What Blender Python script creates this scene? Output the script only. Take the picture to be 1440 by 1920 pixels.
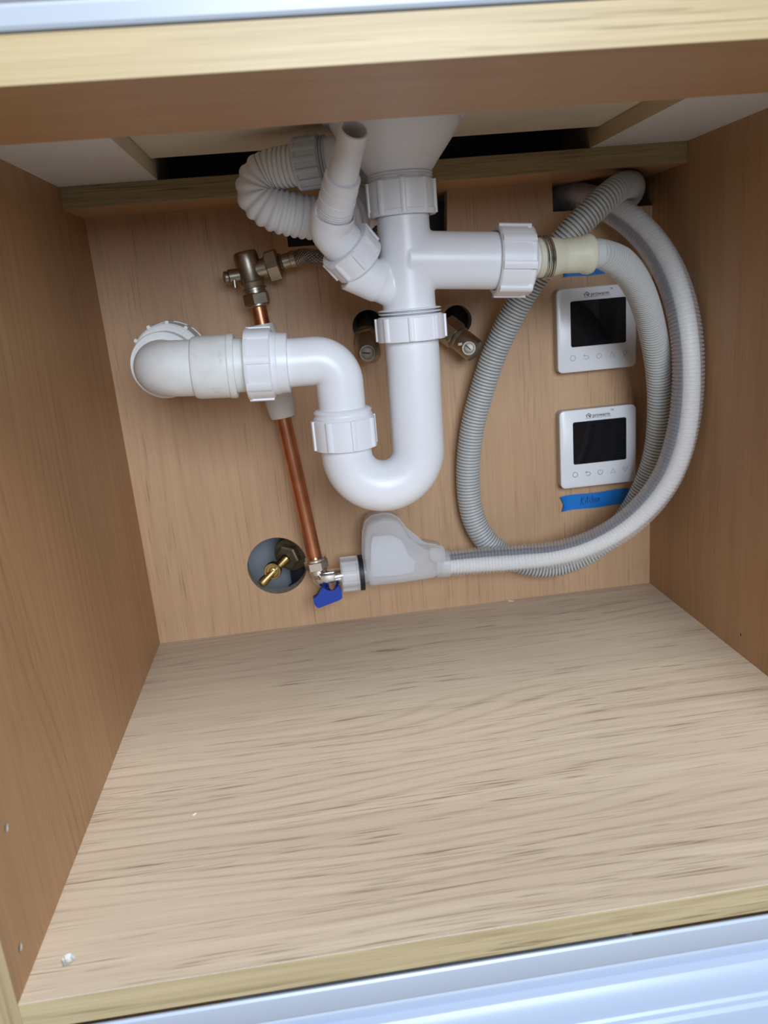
import bpy, bmesh, math, random
from mathutils import Vector, Matrix

for _o in list(bpy.data.objects):
    bpy.data.objects.remove(_o)
SC = bpy.context.scene
COL = SC.collection

# ------------------------------------------------------------------ camera, light, exposure
cam_data = bpy.data.cameras.new('camera')
cam = bpy.data.objects.new('camera', cam_data)
COL.objects.link(cam)
cam.matrix_world = Matrix(((0.990209,0.111148,-0.084455,0.18923),(-0.110977,0.259799,-0.959265,-0.35389),(-0.084680,0.959245,0.269590,0.35031),(0,0,0,1)))
cam_data.sensor_fit = 'HORIZONTAL'
cam_data.sensor_width = 36.0
cam_data.lens = 36.389
cam_data.clip_start = 0.01
cam_data.dof.use_dof = True
cam_data.dof.focus_distance = 0.66
cam_data.dof.aperture_fstop = 13.0
SC.camera = cam

world = bpy.data.worlds.new('room_light')
SC.world = world
world.use_nodes = True
world.node_tree.nodes['Background'].inputs[0].default_value = (0.80, 0.88, 1.0, 1)
world.node_tree.nodes['Background'].inputs[1].default_value = 0.06

def area_light(name, loc, target, sx, sy, power, colour):
    d = bpy.data.lights.new(name, 'AREA')
    d.shape = 'RECTANGLE'
    d.size, d.size_y, d.energy, d.color = sx, sy, power, colour
    o = bpy.data.objects.new(name, d)
    COL.objects.link(o)
    o.location = loc
    o.rotation_euler = (Vector(target) - Vector(loc)).to_track_quat('-Z', 'Y').to_euler()
    return o

area_light('kitchen_window', (0.45, -1.55, 0.80), (0.28, 0.3, 0.25), 0.8, 0.7, 32, (0.76, 0.86, 1.0))
area_light('overhead_fill', (0.45, -1.40, 2.25), (0.30, 0.2, 0.0), 1.1, 0.8, 66, (0.95, 0.97, 1.0))  # unseen overhead lamp, added to brighten the cabinet floor

SC.view_settings.view_transform = 'Standard'
SC.view_settings.look = 'None'
SC.view_settings.gamma = 1
SC.view_settings.use_curve_mapping = False
SC.view_settings.exposure = 0.0
SC.cycles.max_bounces = 7
SC.cycles.diffuse_bounces = 3
SC.cycles.transparent_max_bounces = 12

# ------------------------------------------------------------------ dimensions (metres)
W, D = 0.564, 0.461          # inside width, depth to the face of the back panel
T = 0.018                    # board thickness
ZR = 0.4432                  # underside of the top stretchers

# ------------------------------------------------------------------ materials
def new_mat(name):
    m = bpy.data.materials.new(name)
    m.use_nodes = True
    return m, m.node_tree, m.node_tree.nodes['Principled BSDF']

def nd(nt, kind, **kw):
    n = nt.nodes.new(kind)
    for k, v in kw.items():
        setattr(n, k, v)
    return n

def plain(name, col, rough=0.4, metal=0.0, noise=0.0, scale=40.0, spec=0.5, bump=0.0, sss=0.0):
    m, nt, b = new_mat(name)
    b.inputs['Base Color'].default_value = (*col, 1)
    b.inputs['Roughness'].default_value = rough
    b.inputs['Metallic'].default_value = metal
    b.inputs['Specular IOR Level'].default_value = spec
    if sss:
        b.inputs['Subsurface Weight'].default_value = sss
        b.inputs['Subsurface Radius'].default_value = (0.004, 0.004, 0.004)
    if noise or bump:
        tc = nd(nt, 'ShaderNodeTexCoord')
        nz = nd(nt, 'ShaderNodeTexNoise')
        nz.inputs['Scale'].default_value = scale
        nz.inputs['Detail'].default_value = 5
        nt.links.new(tc.outputs['Object'], nz.inputs['Vector'])
        if noise:
            mr = nd(nt, 'ShaderNodeMapRange')
            mr.inputs['From Min'].default_value = 0.3
            mr.inputs['From Max'].default_value = 0.7
            mr.inputs['To Min'].default_value = 1 - noise
            mr.inputs['To Max'].default_value = 1 + noise * 0.4
            nt.links.new(nz.outputs['Fac'], mr.inputs['Value'])
            mx = nd(nt, 'ShaderNodeVectorMath', operation='SCALE')
            mx.inputs[0].default_value = col
            nt.links.new(mr.outputs['Result'], mx.inputs['Scale'])
            nt.links.new(mx.outputs['Vector'], b.inputs['Base Color'])
        if bump:
            bp = nd(nt, 'ShaderNodeBump')
            bp.inputs['Strength'].default_value = bump
            bp.inputs['Distance'].default_value = 0.0004
            nt.links.new(nz.outputs['Fac'], bp.inputs['Height'])
            nt.links.new(bp.outputs['Normal'], b.inputs['Normal'])
    return m

def wood(name, axis, light, dark, rough=0.45, contrast=1.0, seed=0.0, pores=1.0, ring=0.013, ringw=0.4, spec=0.4, relief=0.0):
    """Oak laminate: cathedral bands, fine streaks and short dark pores, grain along axis 0/1/2."""
    m, nt, b = new_mat(name)
    L = nt.links.new
    tc = nd(nt, 'ShaderNodeTexCoord')
    def mapped(along, across, off):
        mp = nd(nt, 'ShaderNodeMapping')
        s = [across] * 3
        s[axis] = along
        mp.inputs['Scale'].default_value = s
        mp.inputs['Location'].default_value = (off, off * 1.7, off * 0.6)
        L(tc.outputs['Object'], mp.inputs['Vector'])
        return mp.outputs['Vector']
    def noise(along, across, off, detail=4, rough_=0.55, dist=0.0):
        n = nd(nt, 'ShaderNodeTexNoise')
        n.inputs['Scale'].default_value = 1.0
        n.inputs['Detail'].default_value = detail
        n.inputs['Roughness'].default_value = rough_
        n.inputs['Distortion'].default_value = dist
        L(mapped(along, across, off), n.inputs['Vector'])
        return n.outputs['Fac']
    def math_(op, a, c=None, clamp=False):
        n = nd(nt, 'ShaderNodeMath', operation=op)
        n.use_clamp = clamp
        for i, v in enumerate((a, c)):
            if v is None:
                continue
            if isinstance(v, (int, float)):
                n.inputs[i].default_value = v
            else:
                L(v, n.inputs[i])
        return n.outputs[0]
    broad = noise(1.3, 4.5, seed + 3.1, 2)                     # slow figure that bends the growth rings
    dot = nd(nt, 'ShaderNodeVectorMath', operation='DOT_PRODUCT')
    L(tc.outputs['Object'], dot.inputs[0])
    dv = [1.0, 1.0, 1.0]
    dv[axis] = 0.0
    dot.inputs[1].default_value = dv
    phase = math_('ADD', math_('MULTIPLY', dot.outputs['Value'], 2 * math.pi / ring), math_('MULTIPLY', broad, 85.0))
    bands = math_('ADD', math_('MULTIPLY', math_('SINE', phase), 0.5), 0.5)
    line = math_('POWER', bands, 5.0)
    streak = noise(2.6, 80.0, seed + 7.7, 3, 0.62)
    fine = noise(8.0, 560.0, seed + 1.3, 2, 0.65)
    patch = noise(2.5, 9.0, seed + 9.9, 1)
    pore_n = noise(20.0, 720.0, seed + 5.5, 2, 0.5)
    pore_zone = noise(5.0, 55.0, seed + 2.2, 2)
    pore = math_('MULTIPLY', math_('SUBTRACT', pore_n, 0.555), 9.0, True)
    pz = math_('ADD', math_('MULTIPLY', math_('SUBTRACT', pore_zone, 0.42), 4.0), math_('MULTIPLY', line, 0.5), True)
    pore = math_('MULTIPLY', pore, pz, True)
    mask = math_('MULTIPLY', math_('SUBTRACT', noise(1.8, 11.0, seed + 6.1, 2), 0.43), 6.0, True)
    f = math_('MULTIPLY', math_('MULTIPLY', line, mask), math_('MULTIPLY', fine, ringw))
    f = math_('ADD', f, math_('MULTIPLY', math_('SUBTRACT', streak, 0.5), 0.8))
    f = math_('ADD', f, math_('MULTIPLY', math_('SUBTRACT', fine, 0.5), 0.75))
    f = math_('ADD', f, math_('MULTIPLY', math_('SUBTRACT', patch, 0.45), 0.7))
    f = math_('MULTIPLY', f, contrast)
    f = math_('ADD', f, 0.22, True)
    mix = nd(nt, 'ShaderNodeMix', data_type='RGBA')
    L(f, mix.inputs[0])
    mix.inputs[6].default_value = (*light, 1)
    mix.inputs[7].default_value = (*dark, 1)
    mix2 = nd(nt, 'ShaderNodeMix', data_type='RGBA')
    L(math_('MULTIPLY', pore, 0.75 * pores), mix2.inputs[0])
    L(mix.outputs[2], mix2.inputs[6])
    mix2.inputs[7].default_value = (dark[0] * 0.42, dark[1] * 0.36, dark[2] * 0.32, 1)
    L(mix2.outputs[2], b.inputs['Base Color'])
    b.inputs['Roughness'].default_value = rough
    b.inputs['Specular IOR Level'].default_value = spec
    if not relief:
        return m
    bp = nd(nt, 'ShaderNodeBump')
    bp.inputs['Strength'].default_value = relief
    bp.inputs['Distance'].default_value = 0.0003
    L(math_('SUBTRACT', 1.0, pore_n), bp.inputs['Height'])
    L(bp.outputs['Normal'], b.inputs['Normal'])
    return m

def scuffed(name, col):
    m = plain(name, col, 0.42, noise=0.08, scale=55)
    nt = m.node_tree
    b = nt.nodes['Principled BSDF']
    src = b.inputs['Base Color'].links[0].from_socket
    tc = nd(nt, 'ShaderNodeTexCoord')
    n = nd(nt, 'ShaderNodeTexNoise')
    n.inputs['Scale'].default_value = 95
    n.inputs['Detail'].default_value = 4
    n.inputs['Distortion'].default_value = 1.2
    nt.links.new(tc.outputs['Object'], n.inputs['Vector'])
    mr = nd(nt, 'ShaderNodeMapRange')
    mr.inputs['From Min'].default_value = 0.64
    mr.inputs['From Max'].default_value = 0.80
    mr.inputs['To Max'].default_value = 0.75
    nt.links.new(n.outputs['Fac'], mr.inputs['Value'])
    mx = nd(nt, 'ShaderNodeMix', data_type='RGBA')
    nt.links.new(mr.outputs['Result'], mx.inputs[0])
    nt.links.new(src, mx.inputs[6])
    mx.inputs[7].default_value = (0.30, 0.29, 0.28, 1)
    nt.links.new(mx.outputs[2], b.inputs['Base Color'])
    return m

def translucent(name, col, see=0.5, rough=0.3):
    m, nt, b = new_mat(name)
    b.inputs['Base Color'].default_value = (*col, 1)
    b.inputs['Roughness'].default_value = rough
    tr = nd(nt, 'ShaderNodeBsdfTransparent')
    tl = nd(nt, 'ShaderNodeBsdfTranslucent')
    tl.inputs['Color'].default_value = (*col, 1)
    m1 = nd(nt, 'ShaderNodeMixShader')
    m1.inputs[0].default_value = 0.35
    m2 = nd(nt, 'ShaderNodeMixShader')
    m2.inputs[0].default_value = see
    out = nt.nodes['Material Output']
    nt.links.new(b.outputs[0], m1.inputs[1])
    nt.links.new(tl.outputs[0], m1.inputs[2])
    nt.links.new(m1.outputs[0], m2.inputs[1])
    nt.links.new(tr.outputs[0], m2.inputs[2])
    nt.links.new(m2.outputs[0], out.inputs['Surface'])
    return m

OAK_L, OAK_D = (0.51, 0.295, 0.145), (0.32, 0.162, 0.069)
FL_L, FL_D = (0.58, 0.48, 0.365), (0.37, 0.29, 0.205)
M = {
    'oak_x': wood('oak_laminate_across', 0, FL_L, FL_D, seed=1.0, rough=0.42, ringw=0.75, relief=0.15),
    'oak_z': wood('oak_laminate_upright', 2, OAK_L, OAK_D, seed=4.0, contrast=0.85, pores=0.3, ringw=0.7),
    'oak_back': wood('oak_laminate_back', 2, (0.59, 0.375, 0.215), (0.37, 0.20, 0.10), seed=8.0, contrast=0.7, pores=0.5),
    'oak_rail': wood('oak_laminate_rail', 0, OAK_L, OAK_D, seed=14.0, contrast=0.5, pores=0.2),
    'edge': wood('oak_edge_band', 0, (0.46, 0.36, 0.20), (0.25, 0.175, 0.08), seed=11.0, rough=0.4, pores=0.8, contrast=1.25),
    'edge_z': wood('oak_edge_band_upright', 2, (0.46, 0.36, 0.20), (0.25, 0.175, 0.08), seed=12.0, rough=0.4, pores=0.8, contrast=1.25),
    'timber': wood('planed_timber', 1, (0.62, 0.47, 0.29), (0.48, 0.33, 0.18), seed=16.0, pores=0.1, contrast=0.5),
    'chipboard': plain('chipboard_core', (0.42, 0.38, 0.31), 0.9, noise=0.5, scale=500, bump=0.6),
    'white_board': plain('white_melamine', (0.72, 0.70, 0.68), 0.5),
    'pvc': plain('white_polypropylene', (0.84, 0.84, 0.86), 0.34, noise=0.02, scale=60),
    'pvc_old': scuffed('scuffed_white_pipe', (0.78, 0.78, 0.75)),
    'pvc_grey': plain('pale_grey_plastic', (0.60, 0.64, 0.70), 0.4),
    'float_grey': plain('light_grey_float', (0.66, 0.68, 0.72), 0.5),
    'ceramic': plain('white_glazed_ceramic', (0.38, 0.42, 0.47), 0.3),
    'ceramic_shaded': plain('shaded_glazed_ceramic', (0.22, 0.23, 0.24), 0.3),  # shade on the white sink apron, put into a darker base colour
    'biscuit': plain('unglazed_ceramic', (0.74, 0.65, 0.50), 0.8, noise=0.12, scale=14),
    'copper': plain('copper', (0.72, 0.32, 0.18), 0.32, 1.0, noise=0.3, scale=50, bump=0.1),
    'nickel': plain('nickel_plated_brass', (0.44, 0.39, 0.32), 0.36, 1.0, noise=0.15, scale=120),
    'nickel_dull': plain('dull_nickel', (0.34, 0.30, 0.25), 0.5, 1.0, noise=0.2, scale=300),
    'chrome': plain('bright_chrome', (0.74, 0.73, 0.71), 0.16, 1.0),
    'steel': plain('spring_steel', (0.50, 0.49, 0.47), 0.25, 1.0),
    'brass': plain('old_brass', (0.46, 0.32, 0.13), 0.36, 1.0, noise=0.35, scale=90),
    'brass_dark': plain('dark_brass', (0.30, 0.23, 0.14), 0.5, 0.8, noise=0.3, scale=90),
    'hose_grey': plain('grey_corrugated_plastic', (0.56, 0.57, 0.55), 0.42),
    'cream': plain('cream_rubber', (0.68, 0.65, 0.50), 0.5, noise=0.08, scale=70),
    'sleeve': plain('milky_plastic', (0.70, 0.70, 0.66), 0.4),
    'black': plain('black_rubber', (0.012, 0.012, 0.014), 0.5),
    'dark_pipe': plain('dark_plastic_pipe', (0.03, 0.032, 0.035), 0.45),
    'wall': plain('grey_plaster', (0.30, 0.33, 0.36), 0.9, noise=0.1, scale=12),
    'kitchen_floor': plain('pale_floor_tile', (0.55, 0.53, 0.50), 0.5, noise=0.05, scale=6),
    'blue': plain('blue_lever_plastic', (0.005, 0.045, 0.36), 0.38),
    'blue_pipe': plain('blue_water_pipe', (0.01, 0.06, 0.30), 0.4),
    'tape': plain('blue_masking_tape', (0.0, 0.19, 0.62), 0.5, noise=0.08, scale=90),
    'ink': plain('faded_ink', (0.005, 0.05, 0.22), 0.6),
    'bezel': plain('thermostat_white', (0.82, 0.83, 0.84), 0.28),
    'bezel_side_reflect': plain('thermostat_side_reflect', (0.50, 0.46, 0.42), 0.35),  # white case side with the wood's brown reflection put into its colour
    'screen': plain('black_screen_glass', (0.008, 0.009, 0.012), 0.06),
    'print': plain('grey_print', (0.10, 0.10, 0.11), 0.5),
    'icon': plain('pale_grey_print', (0.30, 0.32, 0.36), 0.5),
    'front_white_shaded': plain('shaded_satin_paint', (0.36, 0.43, 0.55), 0.32),  # white paint darkened and blued: the shade sits in its colour
    'braid_core': plain('dark_braid_core', (0.10, 0.09, 0.09), 0.6),
    'braid': plain('steel_braid', (0.42, 0.40, 0.38), 0.38, 0.9),
    'clear': translucent('clear_ribbed_plastic', (0.95, 0.95, 0.96), 0.68, 0.2),
    'frosted': translucent('frosted_plastic', (0.92, 0.93, 0.94), 0.50, 0.3),
    'inner_tube': plain('white_inner_hose', (0.88, 0.87, 0.83), 0.5),
    'cable': plain('dark_blue_cable', (0.02, 0.035, 0.07), 0.5),
    'pit': plain('dark_pit', (0.06, 0.06, 0.06), 0.8),
    'chip_white': plain('chipped_laminate', (0.75, 0.74, 0.70), 0.8, noise=0.3, scale=500),
}

# ------------------------------------------------------------------ object helpers
def link(name, me, mat, parent=None, smooth=None):
    o = bpy.data.objects.new(name, me)
    COL.objects.link(o)
    for mm in (mat if isinstance(mat, (list, tuple)) else [mat]):
        me.materials.append(M[mm])
    if smooth is not None:
        for p in me.polygons:
            p.use_smooth = True
        me.set_sharp_from_angle(angle=math.radians(smooth))
    if parent is not None:
        o.parent = parent
        q = parent
        off = Vector((0, 0, 0))
        while q is not None:
            off += q.location
            q = q.parent
        o.location = -off
    return o

def obj(name, bm, mat, parent=None, smooth=40, **props):
    bmesh.ops.recalc_face_normals(bm, faces=bm.faces)
    me = bpy.data.meshes.new(name)
    bm.to_mesh(me)
    bm.free()
    o = link(name, me, mat, parent, smooth)
    for k, v in props.items():
        o[k] = v
    return o

def thing(name, label, cat, loc=(0, 0, 0), group=None):
    o = bpy.data.objects.new(name, None)
    o.empty_display_size = 0.02
    COL.objects.link(o)
    o.location = loc
    o['label'], o['category'] = label, cat
    if group:
        o['group'] = group
    return o

def tag(o, label, cat, group=None):
    o['label'], o['category'] = label, cat
    if group:
        o['group'] = group
    return o

# ------------------------------------------------------------------ shape helpers (all in metres, world axes)
def frame(d):
    d = Vector(d).normalized()
    a = Vector((0, 0, 1)) if abs(d.z) < 0.9 else Vector((0, 1, 0))
    u = d.cross(a).normalized()
    return d, u, d.cross(u).normalized()

def add_box(bm, c0, c1, bevel=0.0):
    vs = []
    for i in range(8):
        vs.append(bm.verts.new((c1[0] if i & 1 else c0[0], c1[1] if i & 2 else c0[1], c1[2] if i & 4 else c0[2])))
    fs = [(0, 1, 3, 2), (4, 6, 7, 5), (0, 4, 5, 1), (2, 3, 7, 6), (0, 2, 6, 4), (1, 5, 7, 3)]
    faces = [bm.faces.new([vs[k] for k in f]) for f in fs]
    if bevel:
        es = list({e for f in faces for e in f.edges})
        bmesh.ops.bevel(bm, geom=es, offset=bevel, segments=2, affect='EDGES', profile=0.5)
    return vs

def box(c0, c1, bevel=0.0):
    bm = bmesh.new()
    add_box(bm, c0, c1, bevel)
    return bm

def rings_to_bm(bm, rings, cap0=True, cap1=True, closed=True):
    n = len(rings[0])
    vv = [[bm.verts.new(p) for p in r] for r in rings]
    for a, b_ in zip(vv[:-1], vv[1:]):
        for k in range(n if closed else n - 1):
            bm.faces.new((a[k], a[(k + 1) % n], b_[(k + 1) % n], b_[k]))
    if cap0:
        bm.faces.new(vv[0][::-1])
    if cap1:
        bm.faces.new(vv[-1])
    return vv

def add_lathe(bm, p0, d, prof, seg=40, cap0=True, cap1=True, phase=0.0):
    """Revolve prof [(distance along axis, radius)] about the axis through p0 along d."""
    p0 = Vector(p0)
    d, u, v = frame(d)
    rings = []
    for t, r in prof:
        rings.append([p0 + d * t + (u * math.cos(2 * math.pi * k / seg + phase) + v * math.sin(2 * math.pi * k / seg + phase)) * max(r, 1e-5)
                      for k in range(seg)])
    rings_to_bm(bm, rings, cap0, cap1)

def lathe(p0, d, prof, seg=40, cap0=True, cap1=True):
    bm = bmesh.new()
    add_lathe(bm, p0, d, prof, seg, cap0, cap1)
    return bm

def spline(pts, n=12):
    """Catmull-Rom through pts."""
    P = [Vector(p) for p in pts]
    P = [P[0] * 2 - P[1]] + P + [P[-1] * 2 - P[-2]]
    out = []
    for i in range(1, len(P) - 2):
        a, b_, c, d = P[i - 1], P[i], P[i + 1], P[i + 2]
        for k in range(n):
            t = k / n
            out.append(0.5 * ((2 * b_) + (c - a) * t + (2 * a - 5 * b_ + 4 * c - d) * t * t + (3 * b_ - a - 3 * c + d) * t ** 3))
    out.append(P[-2])
    return out

def smooth_path(pts, it=6):
    P = [Vector(p) for p in pts]
    for _ in range(it):
        P = [P[0]] + [(P[i - 1] + 2 * P[i] + P[i + 1]) / 4 for i in range(1, len(P) - 1)] + [P[-1]]
    return P

def resample(P, step):
    out, acc, dist = [P[0].copy()], 0.0, [0.0]
    for a, b_ in zip(P[:-1], P[1:]):
        seg = (b_ - a).length
        if seg < 1e-9:
            continue
        t = step - acc
        while t <= seg:
            out.append(a + (b_ - a) * (t / seg))
            t += step
        acc = seg - (t - step)
    return out

def frames(P):
    n = len(P)
    T_ = [((P[min(i + 1, n - 1)] - P[max(i - 1, 0)]).normalized()) for i in range(n)]
    _, u, _ = frame(T_[0])
    U = [u]
    for i in range(1, n):
        q = T_[i - 1].rotation_difference(T_[i])
        u = (q @ U[-1])
        u = (u - T_[i] * u.dot(T_[i])).normalized()
        U.append(u)
    return T_, U, [T_[i].cross(U[i]) for i in range(n)]

def add_sweep(bm, P, rad, seg=24, cap0=True, cap1=True):
    P = [Vector(p) for p in P]
    T_, U, V = frames(P)
    rings = []
    for i, p in enumerate(P):
        r = rad(i / max(1, len(P) - 1)) if callable(rad) else (rad[i] if isinstance(rad, list) else rad)
        rings.append([p + (U[i] * math.cos(2 * math.pi * k / seg) + V[i] * math.sin(2 * math.pi * k / seg)) * r for k in range(seg)])
    rings_to_bm(bm, rings, cap0, cap1)

def sweep(P, rad, seg=24, cap0=True, cap1=True):
    bm = bmesh.new()
    add_sweep(bm, P, rad, seg, cap0, cap1)
    return bm

def corrugated(P, r_out, r_in, pitch, seg=20, crest=0.5, lead=1.0):
    """Hose with real ribs: each pitch is a rounded crest and a narrow groove."""
    fine = resample(P, pitch / 7)
    e_ = r_out * 0.985
    pat = [r_in, r_in, e_, r_out, r_out, r_out, e_] if crest >= 0.5 else [r_in, (r_in + r_out) / 2, e_, r_out, r_out, e_, (r_in + r_out) / 2]
    rad = [pat[i % 7] * (lead + (1 - lead) * min(1.0, i / 90.0)) for i in range(len(fine))]
    return sweep(fine, rad, seg)

def arc_corner(a, c, b_, r, n=12):
    """Path a -> c -> b with the corner c rounded to radius r."""
    a, c, b_ = Vector(a), Vector(c), Vector(b_)
    u, v = (a - c).normalized(), (b_ - c).normalized()
    ang = u.angle(v)
    t = r / math.tan(ang / 2)
    p, q = c + u * t, c + v * t
    cen = c + (u + v).normalized() * (r / math.sin(ang / 2))
    e1 = (p - cen).normalized()
    e2 = (q - cen) - e1 * (q - cen).dot(e1)
    e2.normalize()
    tot = math.pi - ang
    return [cen + (e1 * math.cos(tot * k / n) + e2 * math.sin(tot * k / n)) * r for k in range(n + 1)]

def add_nut(bm, p0, d, length, r, bore, ribs=10, rib_w=0.004, rib_h=0.0016, phase=0.0, lip=0.0008, rib0=0.0, rib1=1.0):
    """Plastic compression nut: open-ended collar with raised grip ribs along it."""
    add_lathe(bm, p0, d, [(0.0008, bore), (0, bore + 0.0006), (0, r - 0.0012), (0.0012, r), (length * 0.84, r), (length * 0.86, r + lip),
                          (length - 0.0008, r + lip), (length, r), (length, bore + 0.0006), (length - 0.0008, bore)], 56, False, False)
    d, u, v = frame(d)
    p0 = Vector(p0)
    for k in range(ribs):
        a = 2 * math.pi * k / ribs + phase
        n = u * math.cos(a) + v * math.sin(a)
        s = d.cross(n)
        q = []
        for tt in (length * rib0 + 0.0006, length * rib1 - 0.0006):
            for (w, h) in ((-rib_w / 2, -0.002), (-rib_w / 2, rib_h * 0.7), (-rib_w / 2 * 0.6, rib_h), (rib_w / 2 * 0.6, rib_h), (rib_w / 2, rib_h * 0.7), (rib_w / 2, -0.002)):
                q.append(p0 + d * tt + n * (r + h) + s * w)
        rings_to_bm(bm, [q[:6], q[6:]])

def nut(*a, **k):
    bm = bmesh.new()
    add_nut(bm, *a, **k)
    return bm

def add_hex(bm, p0, d, length, r, phase=0.0):
    c = min(0.0012, length * 0.15)
    add_lathe(bm, p0, d, [(0, r * 0.86), (c, r), (length - c, r), (length, r * 0.86)], 6, phase=phase)

def add_prism(bm, poly, d):
    """Extrude a 3D polygon by vector d."""
    d = Vector(d)
    rings_to_bm(bm, [[Vector(p) for p in poly], [Vector(p) + d for p in poly]])

def plate(outer, holes, to3, thick_vec, mats=True):
    """Flat board with cut-outs; hole walls take the second material."""
    bm = bmesh.new()
    tv = Vector(thick_vec)
    loops = [outer] + holes
    fr, bk = [], []
    for lp in loops:
        fr.append([bm.verts.new(to3(*p)) for p in lp])
        bk.append([bm.verts.new(Vector(to3(*p)) + tv) for p in lp])
    for side in (fr, bk):
        es = []
        for vs in side:
            for k in range(len(vs)):
                es.append(bm.edges.new((vs[k], vs[(k + 1) % len(vs)])))
        bmesh.ops.triangle_fill(bm, use_beauty=True, use_dissolve=False, edges=es)
    for li, (a, b_) in enumerate(zip(fr, bk)):
        n = len(a)
        for k in range(n):
            f = bm.faces.new((a[k], a[(k + 1) % n], b_[(k + 1) % n], b_[k]))
            f.material_index = 1
    return bm

def circle2(cx, cy, r, n=48):
    return [(cx + r * math.cos(2 * math.pi * k / n), cy + r * math.sin(2 * math.pi * k / n)) for k in range(n)]

def fuse(name, parts_bm, mat, parent, voxel=0.0009, smooth_it=6, **kw):
    """Weld overlapping tubes into one skin with soft fillets."""
    me = bpy.data.meshes.new('fuse_source')
    bmesh.ops.recalc_face_normals(parts_bm, faces=parts_bm.faces)
    parts_bm.to_mesh(me)
    parts_bm.free()
    tmp = bpy.data.objects.new('fuse_source', me)
    COL.objects.link(tmp)
    rm = tmp.modifiers.new('r', 'REMESH')
    rm.mode = 'VOXEL'
    rm.voxel_size = voxel
    sm = tmp.modifiers.new('s', 'SMOOTH')
    sm.factor, sm.iterations = 0.5, smooth_it
    dg = bpy.context.evaluated_depsgraph_get()
    me2 = bpy.data.meshes.new_from_object(tmp.evaluated_get(dg))
    bpy.data.objects.remove(tmp)
    me2.name = name
    me2.materials.clear()
    return link(name, me2, mat, parent, 70)

# ================================================================== THE SETTING
o = obj('wall_back', box((-1.2, 0.556, -0.9), (1.8, 0.66, 1.6)), 'wall', None, None)
o['kind'] = 'structure'
o['label'], o['category'] = 'grey plaster wall seen through the holes behind the cabinet', 'wall'
o = obj('floor', box((-1.2, -2.6, -0.96), (1.8, 0.556, -0.9)), 'kitchen_floor', None, None)
o['kind'] = 'structure'
o['label'], o['category'] = 'pale kitchen floor below the cabinet', 'floor'

# ================================================================== CABINET
cab = thing('sink_cabinet', 'open oak laminate sink cabinet holding the pipework', 'cabinet', (W / 2, D / 2, -T))
YB = 0.55
def side_panel(x0, holes, face_first):
    outer = [(0.0, -0.55), (YB, -0.55), (YB, ZR + 0.0186), (0.0, ZR + 0.0186)]
    return plate(outer, holes, lambda y, z: (x0, y, z), (T if not face_first else -T, 0, 0))
lh = [(0.0000, 0.0343, 0.0857), (0.0000, 0.0167, 0.0213)]
rh = [(0.5640, 0.2696, 0.0196), (0.5640, 0.2389, -0.0191)]
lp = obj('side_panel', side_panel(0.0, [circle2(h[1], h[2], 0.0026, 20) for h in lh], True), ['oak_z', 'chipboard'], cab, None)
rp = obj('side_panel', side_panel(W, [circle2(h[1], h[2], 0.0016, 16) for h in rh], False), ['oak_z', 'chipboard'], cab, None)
obj('edge_band', box((-T, -0.0008, -0.55), (0, 0.0, ZR + 0.0186)), 'edge_z', lp, None)
obj('edge_band', box((W, -0.0008, -0.55), (W + T, 0.0, ZR + 0.0186)), 'edge_z', rp, None)

fh = (0.0193, 0.0260, 0.0000)
rag = []
random.seed(4)
for k in range(22):
    a = 2 * math.pi * k / 22
    r = 0.0042 * (1 + 0.16 * random.uniform(-1, 1))
    rag.append((fh[0] + r * math.cos(a), fh[1] + r * math.sin(a)))
bp_ = obj('bottom_panel', plate([(0, 0), (W, 0), (W, D), (0, D)], [rag], lambda x, y: (x, y, 0.0), (0, 0, -T)), ['oak_x', 'chip_white'], cab, None)
obj('edge_band', box((0, -0.0008, -T), (W, 0.0, -0.0002), 0.0003), 'edge', bp_, None)
bm = lathe((fh[0], fh[1], -0.006), (0, 0, 1), [(0, 0.0001), (0.0006, 0.0052), (0, 0.0054)], 20)
obj('hole_plug', bm, 'chipboard', bp_, None)
bm = bmesh.new()
for dx, dy in ((0.0012, 0.0006), (-0.0014, -0.0008)):
    add_lathe(bm, (fh[0] + dx, fh[1] + dy, -0.0056), (0, 0, 1), [(0, 0.0011), (0.0012, 0.0010), (0.0013, 0.0001)], 12)
obj('screw_pit', bm, 'pit', bp_, None, kind='stuff')

big = (0.1387, 0.4610, 0.0738)
h1 = (0.2619, 0.4610, 0.3196)
h2 = (0.3542, 0.4610, 0.3174)
outer = [(0.0, 0.0), (W, 0.0), (W, 0.414), (0.4592, 0.4155), (0.4588, ZR), (0.3518, ZR), (0.3490, 0.402), (0.1894, 0.4025), (0.1894, ZR), (0.0, ZR)]
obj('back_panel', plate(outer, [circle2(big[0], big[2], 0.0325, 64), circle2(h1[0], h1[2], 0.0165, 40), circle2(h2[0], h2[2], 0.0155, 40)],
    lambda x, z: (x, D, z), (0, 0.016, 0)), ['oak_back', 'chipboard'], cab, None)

fr = obj('front_rail', box((0, 0.0, ZR - 0.002), (W, 0.105, ZR + 0.016)), 'oak_rail', cab, None)
obj('edge_band', box((0, -0.0008, ZR - 0.002), (W, 0.0, ZR + 0.016), 0.0003), 'edge', fr, None)
rr = obj('rear_rail', box((0, 0.3895, ZR), (W, 0.549, ZR + 0.0185)), 'oak_rail', cab, None)
obj('edge_band', box((0, 0.3885, ZR), (W, 0.3895, ZR + 0.0185), 0.0003), 'edge', rr, None)
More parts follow.
